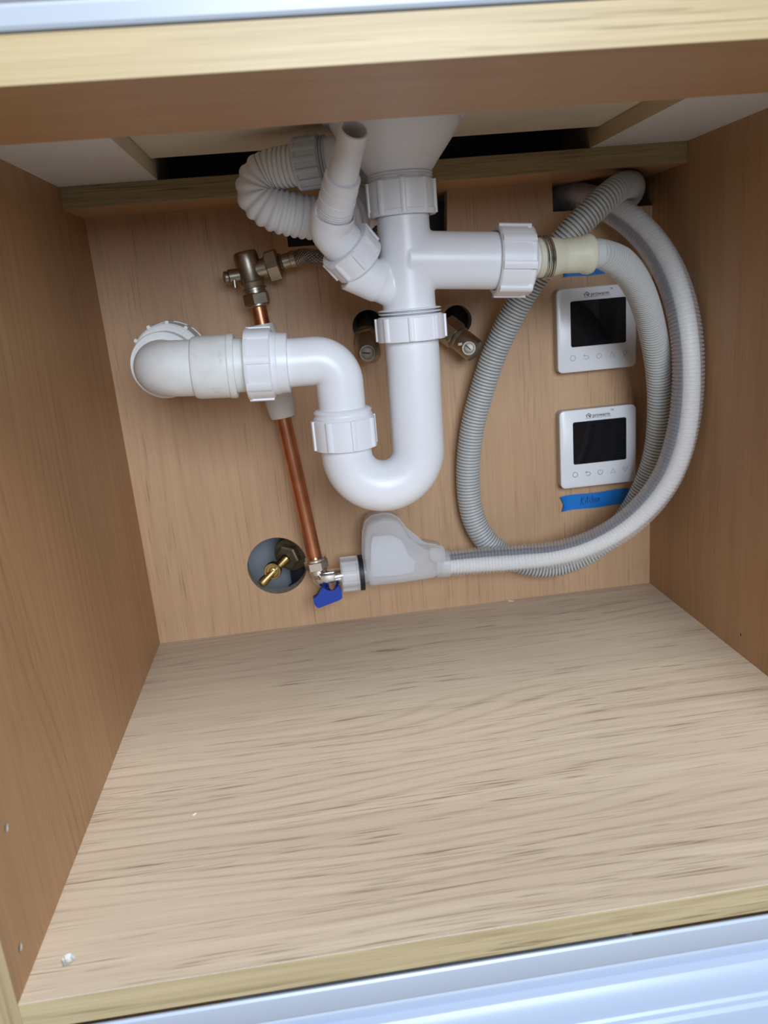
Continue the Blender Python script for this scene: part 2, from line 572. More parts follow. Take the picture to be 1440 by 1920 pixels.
# packers that carry the sink: white underside, sawn inner edge
for nm, x0, x1, ex, em in (('support_board', 0.0, 0.0828, 0.0828, 'biscuit'), ('support_board', 0.472, W, 0.472, 'timber')):
    sb = obj(nm, box((x0, 0.105, ZR + 0.0186), (x1, 0.47, ZR + 0.055)), 'white_board', cab, None)
    e0, e1 = (ex, ex + 0.0006) if x0 == 0 else (ex - 0.0006, ex)
    obj('sawn_edge', box((e0, 0.105, ZR + 0.0186), (e1, 0.47, ZR + 0.055)), em, sb, None)

# white moulded drawer front below the cabinet floor
prof = [(-0.0010, -0.0205), (-0.0018, -0.0190), (-0.0032, -0.0186), (-0.0044, -0.0196), (-0.0165, -0.0200), (-0.0182, -0.0195), (-0.0194, -0.0201),
        (-0.0198, -0.0222), (-0.0192, -0.0262), (-0.0206, -0.0262), (-0.0238, -0.0272), (-0.0262, -0.0300), (-0.0280, -0.0345), (-0.0288, -0.0400),
        (-0.0290, -0.0440), (-0.0302, -0.0455), (-0.0328, -0.0458), (-0.0346, -0.0475), (-0.0352, -0.0510), (-0.0352, -0.30), (-0.0006, -0.30)]
bm = bmesh.new()
add_prism(bm, [(-T, y, z) for y, z in prof], (W + 2 * T, 0, 0))
tag(obj('drawer_front', bm, 'front_white_shaded', None, 25), 'white moulded drawer front below the cabinet floor edge', 'drawer front')

# ================================================================== SINK
sk = thing('kitchen_sink', 'white ceramic sink resting on top of the cabinet rails', 'sink', (W / 2, 0.2, 0.475))
obj('basin_base', box((0.0836, 0.02, 0.475), (0.4712, 0.366, 0.50), 0.001), 'biscuit', sk, None)
obj('apron', box((-T, 0.006, ZR + 0.027), (W + T, 0.05, 0.70), 0.003), 'ceramic_shaded', sk, None)
obj('bottom_lip', box((0.0005, -0.002, ZR + 0.0165), (W - 0.0005, 0.05, ZR + 0.0268), 0.002), 'ceramic', sk, None)
obj('basin_wall', box((0.0, 0.30, 0.50), (W, 0.36, 0.70), 0.004), 'ceramic', sk, None)
obj('light_block_side', box((-T, 0.05, ZR + 0.0189), (-0.0005, 0.55, 0.70)), 'ceramic', sk, None)  # unseen block at each side, added to stop light leaking in
obj('light_block_side', box((W + 0.0005, 0.05, ZR + 0.0189), (W + T, 0.55, 0.70)), 'ceramic', sk, None)
obj('light_block_top', box((-T, 0.02, 0.70), (W + T, 0.556, 0.73), 0.003), 'ceramic', sk, None)  # unseen lid over the void, added against light leaks

# ================================================================== SINK WASTE (funnel and overflow stub)
AX = 0.2768
AY = 0.26
sw = thing('sink_waste', 'white plastic funnel-shaped sink waste under the sink', 'sink waste', (AX, AY, 0.43))
obj('funnel_body', lathe((AX, AY, 0.4750), (0, 0, -1), [(0, 0.0535), (0.0025, 0.0535), (0.003, 0.0490), (0.0065, 0.0478), (0.010, 0.0462), (0.0145, 0.0440), (0.024, 0.0365),
    (0.034, 0.0285), (0.0395, 0.0245), (0.041, 0.0235), (0.043, 0.0235), (0.050, 0.022)], 64), 'pvc', sw, 35)
bm = bmesh.new()
for k in range(3):
    add_lathe(bm, (AX, AY, 0.4362 - 0.0022 * k), (0, 0, -1), [(0, 0.0228), (0.0006, 0.0243), (0.0010, 0.0243), (0.0016, 0.0228)], 40)
obj('thread', bm, 'pvc', sw)
for a in (-1.15, 0.1, 1.35):
    bm = bmesh.new()
    n = Vector((math.sin(a), -math.cos(a), 0))
    add_prism(bm, [Vector((AX, AY, 0.4725)) + n * 0.0475 + Vector((n.y, -n.x, 0)) * s for s in (-0.002, 0.002)] +
              [Vector((AX, AY, 0.4675)) + n * 0.0475 + Vector((n.y, -n.x, 0)) * s for s in (0.002, -0.002)], n * 0.0012)
    obj('lug', bm, 'pvc', sw)
s0, s1 = Vector((0.2225, 0.2760, 0.4501)), Vector((0.2436, 0.2680, 0.4510))
bm = lathe(s1, s0 - s1, [(0, 0.0150), ((s0 - s1).length * 0.5, 0.0152), ((s0 - s1).length + 0.004, 0.0155)], 32)
obj('overflow_stub', bm, 'pvc', sw)

# ================================================================== OVERFLOW HOSE
oh = thing('overflow_hose', 'white corrugated overflow hose looping left of the funnel', 'hose', (0.1687, 0.2900, 0.4257))
g0, g1 = Vector((0.2216, 0.2760, 0.4498)), Vector((0.2024, 0.2810, 0.4489))
gd = (g1 - g0).normalized()
obj('union_nut', nut(g0, gd, (g1 - g0).length, 0.0178, 0.0135, ribs=14, rib_w=0.0036, rib_h=0.0010), 'pvc_grey', oh)
bm = bmesh.new()
for k in range(3):
    add_lathe(bm, g0 - gd * (0.0010 + 0.0020 * k), gd, [(0, 0.0158), (0.0006, 0.0172), (0.0010, 0.0172), (0.0015, 0.0158)], 36)
obj('thread', bm, 'pvc_grey', oh)
hp = smooth_path(spline([g1 - gd * 0.004, (0.1919, 0.2840, 0.4482), (0.1816, 0.2870, 0.4472), (0.1737, 0.2890, 0.4424), (0.1701, 0.2900, 0.4340), (0.1729, 0.2900, 0.4269), (0.1810, 0.2900, 0.4202), (0.1941, 0.2920, 0.4156),
    (0.2104, 0.2960, 0.4124), (0.2273, 0.3000, 0.4115), (0.2427, 0.3060, 0.4134), (0.2559, 0.3120, 0.4195), (0.2624, 0.3180, 0.4278), (0.2657, 0.3220, 0.4406)], 10), 8)
hp = resample(hp, 0.0004)
i0 = int(len(hp) * 0.17)
neck = hp[:i0 + 1]
bm = sweep(neck, [(0.0136 if (i // 3) % 3 == 0 else 0.0150) for i in range(len(neck))], 32)
obj('fine_ribbed_neck', bm, 'pvc', oh, 60)
body = hp[i0:]
def coarse(i):
    ph = (i % 14) / 14.0
    s = i / len(body)
    return (0.0146 + 0.0009 * min(1, s * 3)) + (0.0014 * (math.sin(math.pi * min(1.0, ph / 0.75)) ** 0.7) if ph < 0.75 else -0.0002)
bm = sweep(body, [coarse(i) for i in range(len(body))], 36)
obj('coarse_ribbed_loop', bm, 'pvc', oh, 60)
e = Vector((0.2651, 0.3220, 0.4386))
obj('end_collar', lathe(e - Vector((0, 0, 0.004)), (0, 0, 1), [(0, 0.0172), (0.002, 0.0185), (0.014, 0.0185), (0.016, 0.017)], 32), 'pvc', oh)

# ================================================================== APPLIANCE TEE (branch body)
tee = thing('waste_tee', 'white plastic tee fitting with angled nozzle branch below the funnel', 'pipe fitting', (AX, AY, 0.33))
zt0, zt1 = (0.2775, 0.2600, 0.4292)[2], (0.2760, 0.2600, 0.4047)[2]
obj('top_nut', nut((AX, AY, zt0), (0, 0, -1), zt0 - zt1, 0.0249, 0.0205, ribs=9, phase=0.25, lip=0.0006), 'pvc', tee)
J = Vector((AX, AY, 0.347))
S1 = Vector((0.2558, 0.2560, 0.3582))
N0 = Vector((0.2413, 0.2500, 0.3738))
N1 = Vector((0.2298, 0.2430, 0.3874))
RB0 = Vector((AX, AY, 0.3735))
RB1 = Vector((0.3466, 0.2600, 0.3674))
bm = bmesh.new()
add_lathe(bm, (AX, AY, zt1 + 0.004), (0, 0, -1), [(0, 0.0196), (zt1 + 0.004 - 0.333, 0.0205)], 48)
add_lathe(bm, RB0, RB1 - RB0, [(0, 0.0212), ((RB1 - RB0).length + 0.012, 0.0212)], 48)
bd = (S1 - J).normalized()
add_lathe(bm, J, bd, [(0, 0.0142), ((S1 - J).length, 0.0142), ((S1 - J).length + 0.001, 0.0154), ((S1 - J).length + (N0 - S1).length + 0.004, 0.0158)], 40)
fuse('tee_body', bm, 'pvc', tee)
nd_ = (N1 - N0).normalized()
obj('branch_nut', nut(N0, nd_, (N1 - N0).length, 0.0203, 0.0155, ribs=8, rib_w=0.0032, phase=0.3, rib0=0.15), 'pvc', tee)
E1 = Vector((0.2217, 0.2370, 0.3979))
R1 = Vector((0.2238, 0.2290, 0.4077))
R2 = Vector((0.2308, 0.2050, 0.4282))
R3 = Vector((0.2366, 0.1750, 0.4476))
ep = spline([N0 + nd_ * 0.004, N1, E1, R1, R1 + (R2 - R1) * 0.06], 10)
obj('nozzle_elbow', sweep(ep, lambda t: 0.0157 if t < 0.55 else 0.0157 - 0.0030 * ((t - 0.55) / 0.45) ** 2, 32), 'pvc', tee)
rd = (R2 - R1).normalized()
L1 = (R2 - R1).length
pr = [(0, 0.0110)]
for k in range(4):
    pr += [(0.0019 * k + 0.0003, 0.0131), (0.0019 * k + 0.0010, 0.0131), (0.0019 * k + 0.0014, 0.0122)]
pr += [(0.0080, 0.0131), (L1 * 0.45, 0.0130), (L1 * 0.46, 0.0126), (L1 * 0.72, 0.0127), (L1 * 0.73, 0.0123), (L1 - 0.0008, 0.0124), (L1, 0.0118), (L1, 0.0101)]
L2 = (R3 - R2).length
pr2 = [(L1, 0.0101), (L1 + L2 * 0.30, 0.0098), (L1 + L2 * 0.31, 0.0096), (L1 + L2 * 0.60, 0.0095), (L1 + L2 * 0.61, 0.0093), (L1 + L2 - 0.0005, 0.0092), (L1 + L2, 0.0088), (L1 + L2, 0.0080), (L1 + L2 - 0.0005, 0.0078), (L1 + L2 * 0.2, 0.0074)]
obj('hose_nozzle', lathe(R1, rd, pr + pr2[1:], 44), 'pvc', tee, 30)
rbd = (RB1 - RB0).normalized()
cn0, cn1 = Vector((0.3457, 0.2600, 0.3675)), Vector((0.3722, 0.2600, 0.3665))
obj('side_nut', nut(cn0, rbd, (cn1 - cn0).length, 0.0258, 0.0218, ribs=8, rib_w=0.0056, rib_h=0.0018, phase=0.15, lip=-0.0012), 'pvc', tee)
obj('side_spigot', lathe(cn1 - rbd * 0.004, rbd, [(0, 0.0222), (0.0045, 0.0215), (0.0060, 0.0165), (0.0075, 0.0150), (0.009, 0.0135), (0.012, 0.0120)], 40), 'pvc', tee)

# ================================================================== GREY DRAIN HOSE
dh = thing('drain_hose', 'grey corrugated drain hose with cream rubber end clipped to the tee', 'hose', (0.3513, 0.4400, 0.1165))
c0, c1 = Vector((0.3773, 0.2600, 0.3669)), Vector((0.4244, 0.2640, 0.3665))
cd = (c1 - c0).normalized()
cl = (c1 - c0).length
obj('rubber_cuff', lathe(c0, cd, [(0, 0.0140), (0.0006, 0.0148), (cl * 0.16, 0.0150), (cl * 0.36, 0.0142), (cl * 0.44, 0.0134), (cl * 0.47, 0.0130), (cl * 0.50, 0.0131), (cl * 0.80, 0.0136),
    (cl * 0.85, 0.0148), (cl * 0.92, 0.0153), (cl * 0.97, 0.0147), (cl, 0.0125), (cl, 0.010)], 44), 'cream', dh)
bm = bmesh.new()
for t in (0.11, 0.17, 0.215):
    c = c0 + cd * (cl * t)
    _, u, v = frame(cd)
    add_sweep(bm, [c + cd * 0.0009 * math.sin(a * 1) + (u * math.cos(a) + v * math.sin(a)) * 0.0154 for a in [2 * math.pi * k / 40 for k in range(41)]], 0.0010, 8)
tabp = [Vector((0.3805, 0.2620, 0.3801)), Vector((0.3764, 0.2620, 0.3839)), Vector((0.3731, 0.2620, 0.3877)), Vector((0.3699, 0.2620, 0.3895)), Vector((0.3726, 0.2660, 0.3873))]
add_sweep(bm, spline(tabp, 6), 0.0010, 8)
obj('spring_clip', bm, 'steel', dh)
gh = smooth_path(spline([c1 - cd * 0.006, c1 + cd * 0.004, (0.4397, 0.2720, 0.3642), (0.4605, 0.2900, 0.3564), (0.4884, 0.3220, 0.3364), (0.5159, 0.3580, 0.3035), (0.5363, 0.3840, 0.2576), (0.5442, 0.3960, 0.2104),
    (0.5443, 0.4050, 0.1672), (0.5352, 0.4150, 0.1257), (0.5147, 0.4240, 0.0868), (0.4836, 0.4300, 0.0592), (0.4487, 0.4350, 0.0462), (0.4190, 0.4370, 0.0479), (0.3901, 0.4400, 0.0605), (0.3665, 0.4420, 0.0838),
    (0.3544, 0.4440, 0.1151), (0.3527, 0.4440, 0.1570), (0.3584, 0.4400, 0.2033), (0.3700, 0.4340, 0.2448), (0.3858, 0.4240, 0.2898), (0.4076, 0.4080, 0.3345), (0.4280, 0.3940, 0.3645), (0.4482, 0.3850, 0.3885), (0.4712, 0.3830, 0.4080),
    (0.4917, 0.3880, 0.4223), (0.5118, 0.4040, 0.4304), (0.5288, 0.4300, 0.4303), (0.5424, 0.4680, 0.4262), (0.5554, 0.5150, 0.4278)], 12), 10)
obj('ribbed_tube', corrugated(gh, 0.0128, 0.0100, 0.0034, 24, lead=0.82), 'hose_grey', dh, 30)
obj('plain_cuff', lathe(c1 - cd * 0.003, cd, [(0, 0.0112), (0.010, 0.0112), (0.0105, 0.0100)], 32), 'hose_grey', dh)

# ================================================================== P-TRAP
tr = thing('p_trap', 'white plastic P-trap with U-bend below the tee', 'pipe trap', (AX, AY, 0.20))
zn0, zn1 = (0.2765, 0.2600, 0.3324)[2], (0.2768, 0.2600, 0.3141)[2]
bm = bmesh.new()
for k in range(3):
    add_lathe(bm, (AX, AY, zn0 + 0.0058 - 0.0024 * k), (0, 0, -1), [(0, 0.0205), (0.0006, 0.0243), (0.0012, 0.0243), (0.0018, 0.0215)], 44)
obj('thread', bm, 'pvc', tr)
obj('inlet_nut', nut((AX, AY, zn0), (0, 0, -1), zn0 - zn1, 0.0263, 0.0212, ribs=8, phase=0.12, rib_w=0.0042, lip=0.0), 'pvc', tr)
XL = 0.2175
zb = (0.2734, 0.2600, 0.2292)[2]
RBEND = (AX - 0.001 - XL) / 2
path = [Vector((AX, AY, zn1 + 0.008)), Vector((AX, AY, zn1 - 0.02)), Vector((AX - 0.0006, AY, (zn1 + zb) / 2)), Vector((AX - 0.001, AY, zb + 0.004))]
cxm = (AX - 0.001 + XL) / 2
for k in range(25):
    a = math.pi * k / 24
    path.append(Vector((cxm + RBEND * math.cos(a), AY, zb - RBEND * math.sin(a))))
zl0 = (0.2146, 0.2600, 0.2363)[2]
path.append(Vector((XL, AY, zl0 + 0.012)))
pl = resample(path, 0.003) + [path[-1]]
obj('u_bend', sweep(pl, lambda t: 0.0209 if t < 0.75 else 0.0209 - 0.001 * (t - 0.75) * 4, 48), 'pvc', tr)
zl1 = (0.2161, 0.2600, 0.2594)[2]
obj('bend_nut', nut((XL, AY, zl1), (0, 0, -1), zl1 - zl0 + 0.001, 0.0250, 0.0205, ribs=8, phase=0.55, rib_w=0.0040, lip=0.0), 'pvc', tr)
zo = 0.3045
obj('outlet_flange', lathe((XL, AY, zl1 - 0.001), (0, 0, 1), [(0, 0.0200), (0.0006, 0.0232), (0.0024, 0.0236), (0.0036, 0.0226), (0.0046, 0.0226), (0.0062, 0.0232), (0.0074, 0.0222), (0.0085, 0.0198)], 44), 'pvc', tr, 50)
LN = Vector((0.1813, 0.2600, 0.3054))
zl = LN[2]
path = [Vector((XL, AY, zl1 - 0.006))] + arc_corner((XL, AY, zl1), (XL, AY, zo), (LN[0], AY, zl), 0.0185, 14) + [Vector((LN[0] - 0.014, AY, zl))]
obj('outlet_bend', sweep(path, lambda t: 0.0186, 44), 'pvc', tr)
ln1 = Vector((0.1481, 0.2620, 0.3067))
lnd = (ln1 - LN).normalized()
lnl = (ln1 - LN).length
obj('outlet_collar', lathe(LN + lnd * 0.001, lnd, [(0, 0.0190), (0.0004, 0.0228), (0.008, 0.0234), (0.0086, 0.0240), (0.014, 0.0240), (0.0145, 0.0252), (0.018, 0.0252)], 44), 'pvc', tr, 30)
obj('outlet_nut', nut(LN + lnd * (lnl * 0.40), lnd, lnl * 0.60, 0.0270, 0.0205, ribs=8, rib_w=0.0065, rib_h=0.0014, phase=0.2, lip=0.0006), 'pvc', tr)

# ================================================================== OLD WASTE PIPE TO THE WALL
wp = thing('waste_pipe', 'scuffed white waste pipe elbow running left of the trap into the back', 'pipe', (0.0822, 0.2620, 0.3105))
q0 = Vector((0.1522, 0.2620, 0.3063))
q1 = Vector((0.1383, 0.2620, 0.3068))
q2 = Vector((0.1068, 0.2620, 0.3082))
qd = (q2 - q1).normalized()
obj('pipe_stub', lathe(q0 + Vector((0.004, 0, 0)), q1 - q0, [(0, 0.0205), ((q1 - q0).length + 0.012, 0.0205)], 40), 'pvc_old', wp)
sl = (q2 - q1).length
obj('socket', lathe(q1 + qd * -0.001, qd, [(0, 0.0208), (0, 0.0240), (0.0012, 0.0246), (0.0046, 0.0246), (0.0055, 0.0240), (sl * 0.9, 0.0238), (sl, 0.0228), (sl + 0.001, 0.0215)], 48), 'pvc_old', wp, 30)
cx = (0.0793, 0.2620, 0.3100)
corner = Vector((cx[0] + 0.000, 0.262, cx[2] - 0.0005))
ep = [q2 + Vector((0.006, 0, 0))] + arc_corner(q2, corner, (corner.x + 0.002, 0.40, corner.z), 0.0245, 14) + [Vector((corner.x + 0.001, 0.318, corner.z))]
obj('elbow', sweep(ep, lambda t: 0.0213, 44), 'pvc_old', wp)
rc = Vector((corner.x + 0.001, 0.291, corner.z + 0.001))
obj('elbow_socket', lathe(rc, (0.02, 1, 0), [(0, 0.0215), (0, 0.0258), (0.001, 0.0264), (0.013, 0.0264), (0.0135, 0.0255)], 44), 'pvc_old', wp, 30)
obj('wall_nut', nut(rc + Vector((0.0025, 0.014, 0.003)), (0.05, 1, 0.02), 0.026, 0.0290, 0.0210, ribs=12, rib_w=0.003, rib_h=0.0020, phase=0.1), 'pvc_old', wp)
ws = rc + Vector((0.001, 0.030, -0.001))
we = Vector((rc.x + 0.004, 0.4606, rc.z - 0.014))
obj('wall_pipe', lathe(ws, we - ws, [(0, 0.0205), ((we - ws).length, 0.0205)], 36), 'pvc_old', wp)

# ================================================================== COPPER PIPE
ct, cb = Vector((0.1541, 0.4200, 0.3562)), Vector((0.1819, 0.4200, 0.0821))
cp = thing('copper_pipe', 'upright copper water pipe running behind the trap outlet', 'pipe', cb)
cdir = (cb - ct).normalized()
bm = sweep([ct + (cb - ct) * t for t in [k / 20 for k in range(21)]], 0.0075, 28)
obj('pipe', bm, 'copper', cp)
k0, k1 = Vector((0.1658, 0.4200, 0.3324)), Vector((0.1642, 0.4200, 0.2417))
def on_pipe(z): return ct + (cb - ct) * ((z - ct.z) / (cb.z - ct.z))
sa, sb_ = on_pipe(k0.z), on_pipe(k1.z)
sll = (sb_ - sa).length
obj('pipe_sleeve', lathe(sa, cdir, [(0, 0.0080), (0, 0.0110), (sll * 0.1, 0.0122), (sll * 0.62, 0.0140), (sll * 0.84, 0.0142), (sll * 0.97, 0.0128), (sll, 0.0118), (sll, 0.0080)], 36), 'sleeve', cp)

# ================================================================== ANGLE VALVE AT THE TOP OF THE COPPER PIPE
av = thing('angle_valve', 'nickel angle valve on top of the copper pipe', 'valve', ct)
up = -cdir
v0 = ct + cdir * 0.004
bm = bmesh.new()
add_hex(bm, v0 - up * 0.002, up, 0.0115, 0.0128, 0.35)
add_lathe(bm, v0 - up * 0.0035, up, [(0, 0.0098), (0.001, 0.0112), (0.0026, 0.0112)], 32)
obj('compression_nut', bm, 'nickel', av, 30)
vh = Vector((0.1491, 0.4200, 0.3905))
bl = (vh - v0).length
bdv = (vh - v0).normalized()
bm = bmesh.new()
add_lathe(bm, v0 + up * 0.009, bdv, [(0, 0.0105), (0.003, 0.0105), (0.0032, 0.0120), (0.0046, 0.0120), (0.005, 0.0108), (0.010, 0.0122), (0.012, 0.0112), (bl - 0.010, 0.0116), (bl - 0.0035, 0.0115), (bl - 0.0012, 0.0106), (bl, 0.0088)], 40)
obj('valve_body', bm, 'nickel', av, 35)
a0 = Vector((0.1477, 0.4200, 0.3800))
a1 = Vector((0.1683, 0.4180, 0.3841))
ad = (a1 - a0).normalized()
obj('outlet_arm', lathe(a0, ad, [(0, 0.0086), ((a1 - a0).length * 0.6, 0.0086), ((a1 - a0).length, 0.0092)], 32), 'nickel', av)
bm = bmesh.new()
add_hex(bm, a1 - ad * 0.001, ad, 0.0125, 0.0148, 0.2)
obj('hose_nut', bm, 'nickel', av, 30)
k0 = Vector((0.1415, 0.4200, 0.3786))
k1 = Vector((0.1267, 0.4160, 0.3773))
kd = (k1 - k0).normalized()
kl = (k1 - k0).length
obj('spindle', lathe(k0, kd, [(0, 0.0066), (kl * 0.72, 0.0066), (kl * 0.74, 0.0054), (kl * 0.78, 0.0048), (kl * 0.80, 0.0056), (kl * 0.97, 0.0056), (kl, 0.0048), (kl - 0.001, 0.0030)], 28), 'nickel', av, 35)
tp = Vector((0.1359, 0.4140, 0.3707))
bm = bmesh.new()
add_lathe(bm, tp + Vector((0, 0, 0.004)), (0.02, 0, -1), [(0, 0.0022), (0.007, 0.0024), (0.0075, 0.0018)], 12)
obj('lug', bm, 'nickel', av)

# braided tail
bt = thing('braided_hose', 'steel braided flexible hose leaving the angle valve', 'hose', a1)
t0 = a1 + ad * 0.0115
bm = bmesh.new()
add_lathe(bm, t0, ad, [(0, 0.0060), (0.0006, 0.0082), (0.002, 0.0088), (0.003, 0.0078), (0.0035, 0.0068), (0.010, 0.0068), (0.0105, 0.0074), (0.0150, 0.0076), (0.0158, 0.0070)], 28)
obj('ferrule', bm, 'nickel', bt, 35)
bpts = smooth_path(spline([t0 + ad * 0.014, t0 + ad * 0.025, (0.2177, 0.4100, 0.3883), (0.2432, 0.4100, 0.3929), (0.2722, 0.4150, 0.4020), (0.2962, 0.4300, 0.4230), (0.3048, 0.4600, 0.4353), (0.3128, 0.5000, 0.4487)], 12), 6)
obj('braid_core', sweep(resample(bpts, 0.002), 0.0060, 20), 'braid_core', bt)
bm = bmesh.new()
rs = resample(bpts, 0.0012)
T_, U_, V_ = frames(rs)
for sgn in (1, -1):
    for s in range(14):
        pts = []
        for i, p in enumerate(rs):
            a = sgn * (i * 0.0012 / 0.0062 * 0.9) + 2 * math.pi * s / 14
            pts.append(p + (U_[i] * math.cos(a) + V_[i] * math.sin(a)) * 0.00635)
        add_sweep(bm, pts, 0.00045, 4)
obj('braid', bm, 'braid', bt)

# ================================================================== ISOLATING VALVES BEHIND THE TRAP
def screw_head(bm, p, n, r):
    add_lathe(bm, p, n, [(-0.004, r * 1.45), (0.0008, r * 1.45), (0.0014, r * 1.30), (0.0014, r * 1.08), (0.0004, r * 1.02), (0.0004, r * 0.95), (0.0012, r * 0.92), (0.0014, r * 0.8)], 28)

iv = thing('isolating_valve', 'small nickel isolating valve left of the trap inlet nut', 'valve', (0.2558, 0.4200, 0.2994))
va = Vector((h1[0] + 0.0005, 0.51, h1[2] + 0.012))
vb = Vector((0.2558, 0.4250, 0.3069))
obj('tail_pipe', lathe(va, vb - va, [(0, 0.0085), ((vb - va).length, 0.0085)], 28), 'dark_pipe', iv)
d1 = (vb - va).normalized()
bm = bmesh.new()
add_lathe(bm, vb - d1 * 0.018, d1, [(0, 0.0100), (0.003, 0.0112), (0.006, 0.0112), (0.007, 0.0122), (0.010, 0.0122)], 30)
add_hex(bm, vb - d1 * 0.009, d1, 0.009, 0.0135, 0.2)
obj('collar', bm, 'brass_dark', iv, 30)
ve = Vector((0.2560, 0.4120, 0.2870))
d2 = (ve - vb).normalized()
obj('valve_body', lathe(vb - d2 * 0.004, d2, [(0, 0.0105), (0.004, 0.0122), (0.016, 0.0122), ((ve - vb).length - 0.003, 0.0118), ((ve - vb).length, 0.0095)], 32), 'nickel', iv, 35)
bm = bmesh.new()
sc_ = Vector((0.2534, 0.4020, 0.2971))
screw_head(bm, sc_, (-0.15, -1, 0.05), 0.0058)
obj('screw_slot_ring', bm, 'nickel_dull', iv, 30)
bm = box((-0.0052, -0.0009, -0.0006), (0.0052, 0.0004, 0.0006))
bmesh.ops.rotate(bm, verts=bm.verts, matrix=Matrix.Rotation(0.15, 3, 'Y'), cent=(0, 0, 0))
bmesh.ops.translate(bm, verts=bm.verts, vec=sc_ + Vector((0, -0.0009, 0)))
obj('slot', bm, 'black', iv, None)

iw = thing('isolating_valve', 'small nickel isolating valve slanting out right of the trap inlet nut', 'valve', (0.3566, 0.4200, 0.2901))
va = Vector((h2[0] - 0.003, 0.51, h2[2] + 0.006))
vb = Vector((0.3438, 0.4380, 0.3056))
obj('tail_pipe', lathe(va, vb - va, [(0, 0.0085), ((vb - va).length, 0.0085)], 28), 'dark_pipe', iw)
we_ = Vector((0.3630, 0.4180, 0.2870))
w0 = Vector((0.3360, 0.4400, 0.3137))
d2 = (we_ - w0).normalized()
wl = (we_ - w0).length
bm = bmesh.new()
add_hex(bm, w0, d2, wl * 0.42, 0.0142, 0.35)
obj('compression_nut', bm, 'nickel', iw, 30)
bm = bmesh.new()
add_lathe(bm, w0 + d2 * (wl * 0.40), d2, [(0, 0.0120), (0.0012, 0.0125), (0.0018, 0.0112), (0.0026, 0.0112), (0.0032, 0.0122), (0.0042, 0.0122), (0.005, 0.0110), (0.008, 0.0118), (wl * 0.50, 0.0118), (wl * 0.57, 0.0112), (wl * 0.60, 0.0095)], 36)
obj('valve_body', bm, 'nickel', iw, 30)
bm = bmesh.new()
sc_ = Vector((0.3534, 0.4075, 0.2922))
screw_head(bm, sc_, (-0.18, -1, 0.08), 0.0050)
add_box(bm, sc_ + Vector((-0.0105, -0.0012, 0.0035)), sc_ + Vector((-0.0065, 0.004, 0.0060)))
obj('screw_slot_ring', bm, 'nickel_dull', iw, 30)
bm = box((-0.0045, -0.0009, -0.0005), (0.0045, 0.0004, 0.0005))
bmesh.ops.rotate(bm, verts=bm.verts, matrix=Matrix.Rotation(0.8, 3, 'Y'), cent=(0, 0, 0))
bmesh.ops.translate(bm, verts=bm.verts, vec=sc_ + Vector((0, -0.0009, 0)))
obj('slot', bm, 'black', iw, None)

# ================================================================== APPLIANCE VALVE WITH BLUE LEVER
lv = thing('appliance_valve', 'chrome washing machine valve with blue lever at the copper pipe foot', 'valve', (0.1882, 0.4200, 0.0464))
bm = bmesh.new()
n0 = on_pipe((0.1807, 0.4200, 0.0917)[2])
add_lathe(bm, n0 - cdir * 0.001, cdir, [(0, 0.0080), (0, 0.0108), (0.001, 0.0114), (0.003, 0.0114)], 32)
add_hex(bm, n0 + cdir * 0.0018, cdir, 0.0105, 0.0126, 0.1)
add_lathe(bm, n0 + cdir * 0.012, cdir, [(0, 0.0100), (0.003, 0.0100), (0.0032, 0.0088), (0.005, 0.0088)], 30)
obj('compression_nut', bm, 'chrome', lv, 30)
el = [n0 + cdir * 0.012, Vector((0.1837, 0.4200, 0.0729)), Vector((0.1871, 0.4190, 0.0681)), Vector((0.1961, 0.4180, 0.0685)), Vector((0.2097, 0.4170, 0.0701))]
obj('valve_body', sweep(spline(el, 8), lambda t: 0.0078 + 0.0014 * math.sin(math.pi * t), 28), 'chrome', lv)
bm = bmesh.new()
fp = Vector((0.1872, 0.4070, 0.0730))
add_box(bm, fp + Vector((-0.003, -0.0008, -0.0045)), fp + Vector((0.0125, 0.012, 0.0055)), 0.0008)
obj('cast_flat', bm, 'chrome', lv, 30)
bm = bmesh.new()
st = Vector((0.1955, 0.4100, 0.0661))
add_lathe(bm, st, (0.05, -0.25, -1), [(0, 0.0046), (0.009, 0.0046), (0.0095, 0.0040)], 8)
obj('stem', bm, 'chrome', lv, 30)
lev = [(0.1850, 0.4020, 0.0645), (0.1881, 0.4020, 0.0630), (0.1916, 0.4020, 0.0595), (0.1983, 0.4020, 0.0599), (0.2016, 0.4020, 0.0648), (0.2049, 0.4020, 0.0584), (0.2046, 0.4020, 0.0501), (0.2010, 0.4020, 0.0482),
       (0.1787, 0.4020, 0.0422), (0.1752, 0.4020, 0.0462), (0.1744, 0.4020, 0.0540), (0.1790, 0.4020, 0.0552)]
bm = bmesh.new()
add_prism(bm, lev, (0, 0.014, -0.002))
bmesh.ops.bevel(bm, geom=list(bm.edges), offset=0.0006, segments=2, affect='EDGES')
obj('lever', bm, 'blue', lv, 30, label='blue plastic lever')

